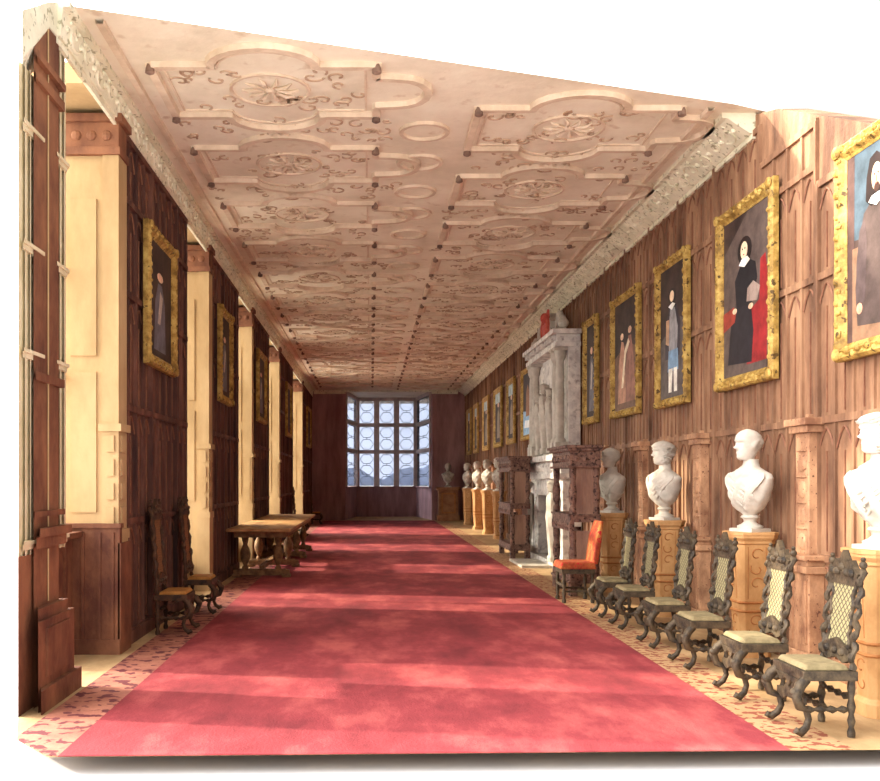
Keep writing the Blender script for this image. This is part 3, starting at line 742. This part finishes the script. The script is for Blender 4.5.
small = [('painted_figure',(116,104,88),[(.25,.08),(.75,.08),(.66,.55),(.5,.72),(.34,.55)]), ('painted_face',(196,160,134),ell(.5,.76,.12,.05)), ('painted_sky',(140,156,158),[(.0,.8),(1,.8),(1,1),(0,1)])]
for i, (y, l_) in enumerate(zip((25.8,28.45,31.45,34.4,36.8), gl)):
    picture(l_, (XW,y,B0+.02), RW, (1.35,1.6,1.5,1.3,1.3)[i], 1.74, .16, small, 'far pictures on the right wall', False, 'gilt' if i < 2 else 'gilt_dull')
LWX = XL+.05
ll = ['nearest gilt framed dark picture on the left wall, between the first two windows','dark gilt framed picture on the second left pier, behind the long table',
      'dark gilt framed picture on the third left pier','dark gilt framed picture on the fourth left pier','dark gilt framed picture on the last left pier beside the end wall']
for i, ((y, W_), l_) in enumerate(zip(((10.68,1.42),(15.4,1.25),(20.5,1.5),(27.2,1.5),(36.0,2.0)), ll)):
    picture(l_, (LWX,y,2.80), pi/2, W_, 1.48, .13, dark1 if i < 3 else [], None, i < 2)

# ------------------------------------------------------------------ chairs
def make_chair(label, loc, rz, wood, seatm, canem, H=1.2, group=None, name='carved_chair'):
    t = thing(name, label, 'chair', loc, rz, group)
    W_, D_, S_ = .46, .34, .41; wm = M[wood]
    a = MB(); a.box(-W_/2, W_/2, -D_/2, D_/2, S_-.06, S_); 
    a.prismY([(-.2,S_-.06),(.2,S_-.06),(.12,S_-.12),(.04,S_-.09),(0,S_-.14),(-.04,S_-.09),(-.12,S_-.12)], -D_/2, -D_/2+.03)
    a.build('seat_frame', wm, t, bevel=.006)
    s_ = MB(); s_.box(-W_/2+.02, W_/2-.02, -D_/2+.015, D_/2-.04, S_+.001, S_+.035, top=(.02,.02)); s_.build('seat', M[seatm], t, bevel=.01)
    for sx in (-1, 1):                                # S-curved front legs ending in scroll feet
        x = sx*(W_/2-.03); y = -D_/2+.03; l_ = MB()
        l_.tube([(x,y,S_-.05),(x+sx*.015,y-.045,S_-.09),(x+sx*.03,y-.075,S_-.15),(x+sx*.02,y-.05,S_-.22),(x,y+.0,.17),(x,y+.015,.11),(x+sx*.01,y-.005,.06),(x+sx*.02,y-.045,.028),(x+sx*.02,y-.07,.04),(x+sx*.02,y-.06,.06)],
                [.032,.034,.032,.027,.022,.020,.022,.026,.022,.012], 8)
        l_.ball((x+sx*.02,y-.08,S_-.13), .03, 8); l_.build('leg', wm, t, smooth=True)
    for sx in (-1, 1):
        x = sx*(W_/2-.03); y = D_/2-.03; l_ = MB()
        pr = [(.024,0),(.026,.03),(.016,.06),(.026,.10),(.016,.14),(.028,.19),(.016,.24),(.026,.30),(.022,.34),(.026,S_-.05)]
        l_.lathe(x, y, pr, 8); l_.build('leg', wm, t, smooth=True)
    for sx in (-1, 1):
        x = sx*(W_/2-.03); y = D_/2-.03; k_ = MB(); P_ = []; R_ = []
        zt = H-.10; nn = 28
        for i in range(nn+1):                          # barley-twist uprights, leaning back
            u = i/nn; z = S_+u*(zt-S_); tw = .010
            P_.append((x+tw*cos(u*34), y+.07*u+tw*sin(u*34), z)); R_.append(.020+.006*sin(u*60))
        k_.tube(P_, R_, 6); k_.ball((x,y+.075,zt+.025), .026, 8); k_.ball((x,y+.075,zt+.06), .016, 8)
        k_.build('back_post', wm, t, smooth=True)
    def back(u): return D_/2-.03+.07*u
    h_ = H-.10-S_
    cr = MB(); z0 = S_+h_*.90
    cr.prismY([(-W_/2+.05,z0-.05),(W_/2-.05,z0-.05),(W_/2-.04,z0+.03),(.13,z0+.07),(.10,z0+.11),(.05,z0+.10),(0,z0+.17),(-.05,z0+.10),(-.10,z0+.11),(-.13,z0+.07),(-W_/2+.04,z0+.03)], back(.9)-.02, back(.9)+.02)
    for x in (-.12,-.06,0,.06,.12): cr.ball((x,back(.9)-.025,z0+.03+.03*(x==0)), .028, 6)
    cr.build('crest_rail', wm, t)
    lo_ = MB(); zb = S_+h_*.14
    lo_.prismY([(-W_/2+.05,zb-.03),(-.1,zb-.06),(0,zb-.03),(.1,zb-.06),(W_/2-.05,zb-.03),(W_/2-.05,zb+.03),(.1,zb+.06),(0,zb+.09),(-.1,zb+.06),(-W_/2+.05,zb+.03)], back(.14)-.018, back(.14)+.018)
    for x in (-.1,0,.1): lo_.ball((x,back(.14)-.02,zb+.01), .026, 6)
    lo_.build('lower_rail', wm, t)
    fr = MB(); A_ = S_+h_*.20; B_ = S_+h_*.86      # carved slat frame round the cane
    P_ = []; R_ = []
    for i in range(15): u = i/14; z = A_+(B_-A_)*u; P_.append((-.135-.012*sin(u*22), back((z-S_)/h_), z)); R_.append(.016+.006*sin(u*40))
    for i in range(1,6): u = i/6; P_.append((-.135+.27*u, back((B_-S_)/h_), B_+.02*sin(pi*u))); R_.append(.016)
    for i in range(14,-1,-1): u = i/14; z = A_+(B_-A_)*u; P_.append((.135+.012*sin(u*22), back((z-S_)/h_), z)); R_.append(.016+.006*sin(u*40))
    for i in range(1,7): u = i/6; P_.append((.135-.27*u, back((A_-S_)/h_), A_-.01*sin(pi*u))); R_.append(.016)
    fr.tube(P_, R_, 6)
    fr.build('back_frame', wm, t)
    cn = MB(); cn.loft([[(-.13,back((A_-S_)/h_)-.005,A_-.02),(.13,back((A_-S_)/h_)-.005,A_-.02),(.13,back((A_-S_)/h_)+.005,A_-.02),(-.13,back((A_-S_)/h_)+.005,A_-.02)],
                        [(-.13,back((B_-S_)/h_)-.005,B_+.02),(.13,back((B_-S_)/h_)-.005,B_+.02),(.13,back((B_-S_)/h_)+.005,B_+.02),(-.13,back((B_-S_)/h_)+.005,B_+.02)]])
    cn.build('backrest', M[canem], t)
    def turned(mb, p0, p1, r=.018):
        P_ = []; R_ = []
        for i in range(17): u = i/16; P_.append(tuple(Vector(p0).lerp(Vector(p1), u))); R_.append(r*(1+.45*sin(u*25)))
        mb.tube(P_, R_, 6)
    st = MB(); x = W_/2-.03
    for sx in (-1,1): turned(st, (sx*x,-D_/2+.03,.17), (sx*x,D_/2-.03,.17))
    turned(st, (-x,.0,.17), (x,.0,.17)); turned(st, (-x,D_/2-.03,.24), (x,D_/2-.03,.24))
    st.build('stretcher', wm, t, smooth=True)
    fs = MB(); fs.prismY([(-x,.20),(-.12,.17),(-.05,.20),(.05,.20),(.12,.17),(x,.20),(x,.24),(.1,.25),(.04,.30),(-.04,.30),(-.1,.25),(-x,.24)], -D_/2+.015, -D_/2+.035)
    fs.build('front_stretcher', wm, t)
    return t
CX = 2.84
ch = make_chair('carved cane-back chair nearest the viewer at the right, seat in front of the cut-off pedestal', (CX,6.25,.006), RW, 'chair_wood', 'cushion', 'cane', 1.14, 'carved chairs along the right wall')
for y, l_ in ((7.25,'carved cane-back chair second from the viewer on the right, just before the bald bust pedestal'),(8.38,'carved cane-back chair third from the viewer, right beside the bald bust pedestal'),
              (9.4,'carved cane-back chair just beyond the pedestal of the bald bust'),
              (10.55,'carved cane-back chair just before the pedestal of the curly-haired bust'),(11.45,'carved cane-back chair next after the orange upholstered one towards the viewer')):
    dup(ch, l_, (CX,y,.006), RW)
cl = make_chair('tall carved dark chair nearest the viewer against the left wall', (-2.06,10.25,.006), pi/2, 'chair_wood_left', 'cushion_left', 'cane_left', 1.42, 'carved chairs along the left wall')
dup(cl, 'tall carved dark chair second against the left wall, near the carved window pilaster', (-2.05,11.75,.006), pi/2)
dup(cl, 'dim carved chair beyond the far end of the long table', (-2.0,27.6,.006), pi/2)
dup(cl, 'dim carved chair in the far left corner by the end wall', (-1.98,35.2,.006), pi/2)
# orange needlework chair
t = thing('upholstered_chair', 'chair upholstered in orange and red needlework in front of the near dark cupboard', 'chair', (2.70,12.85,.006), RW)
q = MB(); q.box(-.27,.27,-.26,.22,.44,.53, top=(.03,.03)); q.build('seat', M['orange'], t, bevel=.02)
q = MB(); q.loft([[(-.24,.17,.50),(.24,.17,.50),(.24,.24,.50),(-.24,.24,.50)],[(-.25,.22,.85),(.25,.22,.85),(.25,.29,.85),(-.25,.29,.85)],[(-.2,.28,1.06),(.2,.28,1.06),(.2,.32,1.06),(-.2,.32,1.06)]]); q.build('backrest', M['orange'], t, bevel=.02)
q = MB(); q.box(-.25,.25,-.23,.2,.38,.44); q.build('seat_frame', M['chair_wood'], t)
for sx in (-1,1):
    for sy in (-.2,.17):
        q = MB(); q.lathe(sx*.22, sy, [(.024,0),(.03,.03),(.016,.06),(.028,.12),(.016,.18),(.03,.25),(.018,.31),(.028,.39)], 8); q.build('leg', M['chair_wood'], t, smooth=True)
q = MB()
for sx in (-1,1): q.tube([(sx*.22,-.2,.15),(sx*.22,.17,.15)], .015, 6)
q.tube([(-.22,-.2,.22),(.22,-.2,.22)], .02, 6); q.build('stretcher', M['chair_wood'], t)

# ------------------------------------------------------------------ long table on the left
t = thing('refectory_table', 'long oak table with turned baluster legs standing along the left wall', 'table', (-1.80,19.0,.006))
q = MB(); q.box(-.52,.52,-3.4,3.4,.76,.81); q.build('tabletop', M['table'], t, bevel=.012)
q = MB(); q.box(-.42,.42,-3.2,3.2,.66,.76); q.build('frieze', M['table_leg'], t)
prof = [(.05,.12),(.055,.16),(.03,.19),(.04,.22),(.075,.30),(.085,.38),(.07,.46),(.035,.53),(.045,.57),(.055,.62),(.055,.66)]
for y in (-2.95,-1.0,1.0,2.95):
    for x in (-.27,.27):
        q = MB(); q.lathe(x, y, prof, 12); q.build('leg', M['table_leg'], t, smooth=True)
    q = MB(); q.box(-.46,.46,y-.06,y+.06,.03,.12); q.box(-.48,-.34,y-.09,y+.09,0,.05); q.box(.34,.48,y-.09,y+.09,0,.05); q.box(-.4,.4,y-.05,y+.05,.12,.135); q.build('sled_foot', M['table_leg'], t, bevel=.008)
q = MB(); q.box(-.04,.04,-2.95,2.95,.13,.19); q.build('stretcher', M['table_leg'], t)

# ------------------------------------------------------------------ carved cupboards flanking the chimneypiece
def cupboard(label, loc, W_, D_):
    # local front -y; local +x looks towards the viewer once placed on the right wall
    t = thing('carved_cupboard', label, 'cupboard', loc, RW, None); H = 2.08; x = W_/2; m_ = M['cup']
    q = MB(); q.box(-x,x,-D_/2,D_/2,1.80,2.0); q.box(-x-.04,x+.04,-D_/2-.04,D_/2+.02,2.0,2.04); q.box(-x-.07,x+.07,-D_/2-.07,D_/2+.02,2.04,H); q.box(-x-.03,x+.03,-D_/2-.03,D_/2,1.77,1.80)
    for i in range(9):
        xx = -x+.09+i*(W_-.18)/8; q.ball((xx,-D_/2-.005,1.9), .055, 8, sy=.4)
    for s_ in (-.3,0,.3): q.ball((x+.005,s_*D_,1.9), .05, 8, sx=.4)
    q.build('carved_top', m_, t, bevel=.006)
    q = MB(); q.box(-x,x,-D_/2,D_/2,1.02,1.12); q.box(-x-.02,x+.02,-D_/2-.02,D_/2,1.10,1.13); q.box(-x,x,-D_/2-.01,-D_/2+.06,.90,1.02)
    for i in range(9):
        xx = -x+.09+i*(W_-.18)/8; q.ball((xx,-D_/2-.01,.965), .04, 8, sy=.5)
    q.build('shelf', m_, t)
    q = MB(); q.box(-x,x,-D_/2,D_/2,.20,.30); q.box(-x-.02,x+.02,-D_/2-.02,D_/2,.18,.21); q.build('base_board', m_, t)
    for sx in (-1,1):
        for sy in (-1,1):
            q = MB(); px_ = sx*(x-.06); py_ = sy*(D_/2-.05)
            q.lathe(px_, py_, [(.05,.30),(.05,.38),(.035,.42),(.055,.50),(.06,.60),(.04,.70),(.05,.78),(.05,.90)], 10)
            q.lathe(px_, py_, [(.05,1.12),(.05,1.2),(.035,1.24),(.055,1.32),(.06,1.45),(.038,1.58),(.05,1.66),(.05,1.77)], 10)
            q.build('post', m_, t, smooth=True)
            q = MB(); q.box(px_-.08, px_+.08, py_-.05, py_+.05, 0, .2); q.build('foot', m_, t, bevel=.008)
    q = MB(); q.box(x-.075,x-.045,-D_/2+.08,D_/2-.08,.30,.90); q.box(x-.075,x-.045,-D_/2+.08,D_/2-.08,1.13,1.77)
    for s_ in (-.25,-.08,.08,.25): q.box(x-.045,x-.03,s_*D_-.012,s_*D_+.012,.33,.87); q.box(x-.045,x-.03,s_*D_-.012,s_*D_+.012,1.16,1.74)
    q.build('side_panel', M['cup_panel'], t)
    return t
cupboard('dark carved open cupboard nearer the viewer, behind the orange chair', (2.94,14.02,0), 1.30, .42)
cupboard('dark carved open cupboard on the far side of the white chimneypiece', (3.0,20.45,0), 1.75, .40)

# ------------------------------------------------------------------ chimneypiece
t = thing('chimneypiece', 'tall white marble chimneypiece with carved figures, columns and a red painted coat of arms', 'fireplace', (XR-.04,18.95,0), RW)
m_ = M['marble_grey']   # local: x along the wall (+x to the viewer), y = -distance from the wall
q = MB(); q.box(-1.75,1.85,-.45,0,0,.12); q.build('plinth', m_, t)
q = MB(); q.box(-.3,1.3,-1.0,-.46,0,.05); q.build('hearth', M['marble'], t)
q = MB(); q.box(-.85,.85,-.12,-.045,.12,1.3); q.build('fire_opening', M['soot'], t)
q = MB()
for sx in (-1,1):
    a_, b_ = sorted((sx*.85, sx*1.7)); q.box(a_,b_,-.34,0,.12,1.62)
    a_, b_ = sorted((sx*1.0, sx*1.14)); q.box(a_,b_,-.37,-.34,.2,1.5)
q.box(-.85,.85,-.34,0,1.3,1.62); q.box(-1.78,1.78,-.42,0,1.62,1.72)
q.box(-1.72,1.72,-.38,0,1.72,1.95); q.box(-1.85,1.85,-.50,0,1.95,2.06)
for i in range(11): q.ball((-1.5+i*.3,-.38,1.835), .085, 8, sy=.4)
q.build('lower_stage', m_, t, bevel=.008)
def figure(x, y, z0, z1, seed):
    """term figure: tapering shaft, draped torso and head as one loft"""
    H = z1-z0; s_ = H/1.55; n_ = 28; rings = []
    tab = [(0,.10,.10),(.10,.11,.10),(.14,.07,.07),(.55,.11,.10),(.78,.14,.12),(.86,.16,.125),(.98,.13,.11),(1.10,.15,.12),(1.20,.17,.11),(1.25,.12,.09),(1.28,.055,.055),(1.31,.05,.05)]
    for k in range(len(tab)*3-2):
        u = k/3; i = min(int(u), len(tab)-2); f_ = u-i; a = [tab[i][j]+(tab[i+1][j]-tab[i][j])*f_ for j in range(3)]
        rings.append([(a[1]*sin(2*pi*j/n_)*(1+.07*sin(7*2*pi*j/n_+a[0]*6)), -a[2]*cos(2*pi*j/n_)*(1+.07*sin(7*2*pi*j/n_+a[0]*6)), a[0]) for j in range(n_)])
    hr = head_rings(1.305, .22, .85, random.Random(seed).uniform(-.4,.4), 'long', seed, n=n_, m=22)
    mb = MB(); mb.loft([[(x+p_[0]*s_, y+p_[1]*s_, z0+p_[2]*s_) for p_ in r_] for r_ in rings+hr])
    return mb
for sx, sd_ in ((-1,21),(1,22)):
    figure(sx*1.38, -.46, .12, 1.62, sd_).build('carved_figure', M['marble'], t, smooth=True)
q = MB(); q.box(-1.6,1.6,-.22,0,2.06,4.05)
for sx in (-1,1):
    a_, b_ = sorted((sx*.1, sx*1.0)); q.box(a_,b_,-.25,-.22,2.35,3.2)
    for z in (2.4,3.15): q.box(a_,b_,-.28,-.22,z-.03,z+.03)
q.box(-.98,.98,-.27,-.22,3.35,3.85)
q.build('overmantel', m_, t, bevel=.006)
for x in (-1.45,1.45,1.12,-1.12):
    q = MB(); q.box(x-.11,x+.11,-.44,-.22,2.06,2.28); q.lathe(x,-.34,[(.10,2.28),(.105,2.33),(.075,2.36),(.08,2.6),(.075,3.6),(.065,3.72),(.10,3.8),(.11,3.92)], 14); q.box(x-.12,x+.12,-.46,-.22,3.92,3.98)
    q.build('column', M['marble'], t, smooth=True)
figure(.0, -.36, 2.1, 3.5, 23).build('carved_figure', M['marble'], t, smooth=True)
figure(.62, -.36, 2.1, 3.35, 24).build('carved_figure', M['marble'], t, smooth=True)
figure(-.62, -.36, 2.1, 3.35, 25).build('carved_figure', M['marble'], t, smooth=True)
q = MB(); q.box(-1.65,1.65,-.46,0,3.98,4.06); q.box(-1.6,1.6,-.42,0,4.06,4.2); q.box(-1.72,1.72,-.52,0,4.2,4.28)
for i in range(14): q.box(-1.5+i*.225,-1.42+i*.225,-.50,-.42,4.1,4.19)
q.build('entablature', m_, t, bevel=.005)
q = MB(); P_ = [(-.5,4.28),(.5,4.28),(.56,4.4),(.4,4.5),(.42,4.62),(.25,4.72),(.12,4.70),(0,4.84),(-.12,4.70),(-.25,4.72),(-.42,4.62),(-.4,4.5),(-.56,4.4)]
q.prismY(P_, -.32, -.12)
for sx in (-1,1):
    pts = []; R_ = []
    for i in range(16): u = i/15; a = u*5; r_ = .26*(1-.75*u); pts.append((sx*(.9+r_*cos(a)), -.25, 4.5+r_*sin(a)*.9)); R_.append(.06*(1-.5*u))
    q.tube(pts, R_, 7); q.ball((sx*1.45,-.28,4.42), .1, 10); q.lathe(sx*1.45,-.28,[(.09,4.28),(.05,4.34),(.1,4.42),(.03,4.56)], 10)
q.build('crest', M['marble'], t, smooth=False)
q = MB(); q.prismY([(-.22,4.62),(.22,4.62),(.22,4.48),(.12,4.36),(0,4.31),(-.12,4.36),(-.22,4.48)], -.37, -.32)
q.ball((0,-.34,4.74), .1, 8, sz=1.1); q.tube([(.25,-.34,4.4),(.3,-.34,4.58),(.24,-.34,4.74),(.3,-.34,4.86)], [.05,.05,.04,.02], 6); q.tube([(-.25,-.34,4.4),(-.3,-.34,4.58),(-.24,-.34,4.74)], [.05,.05,.03], 6)
q.build('coat_of_arms', M['red_arms'], t)['label'] = 'red painted coat of arms'
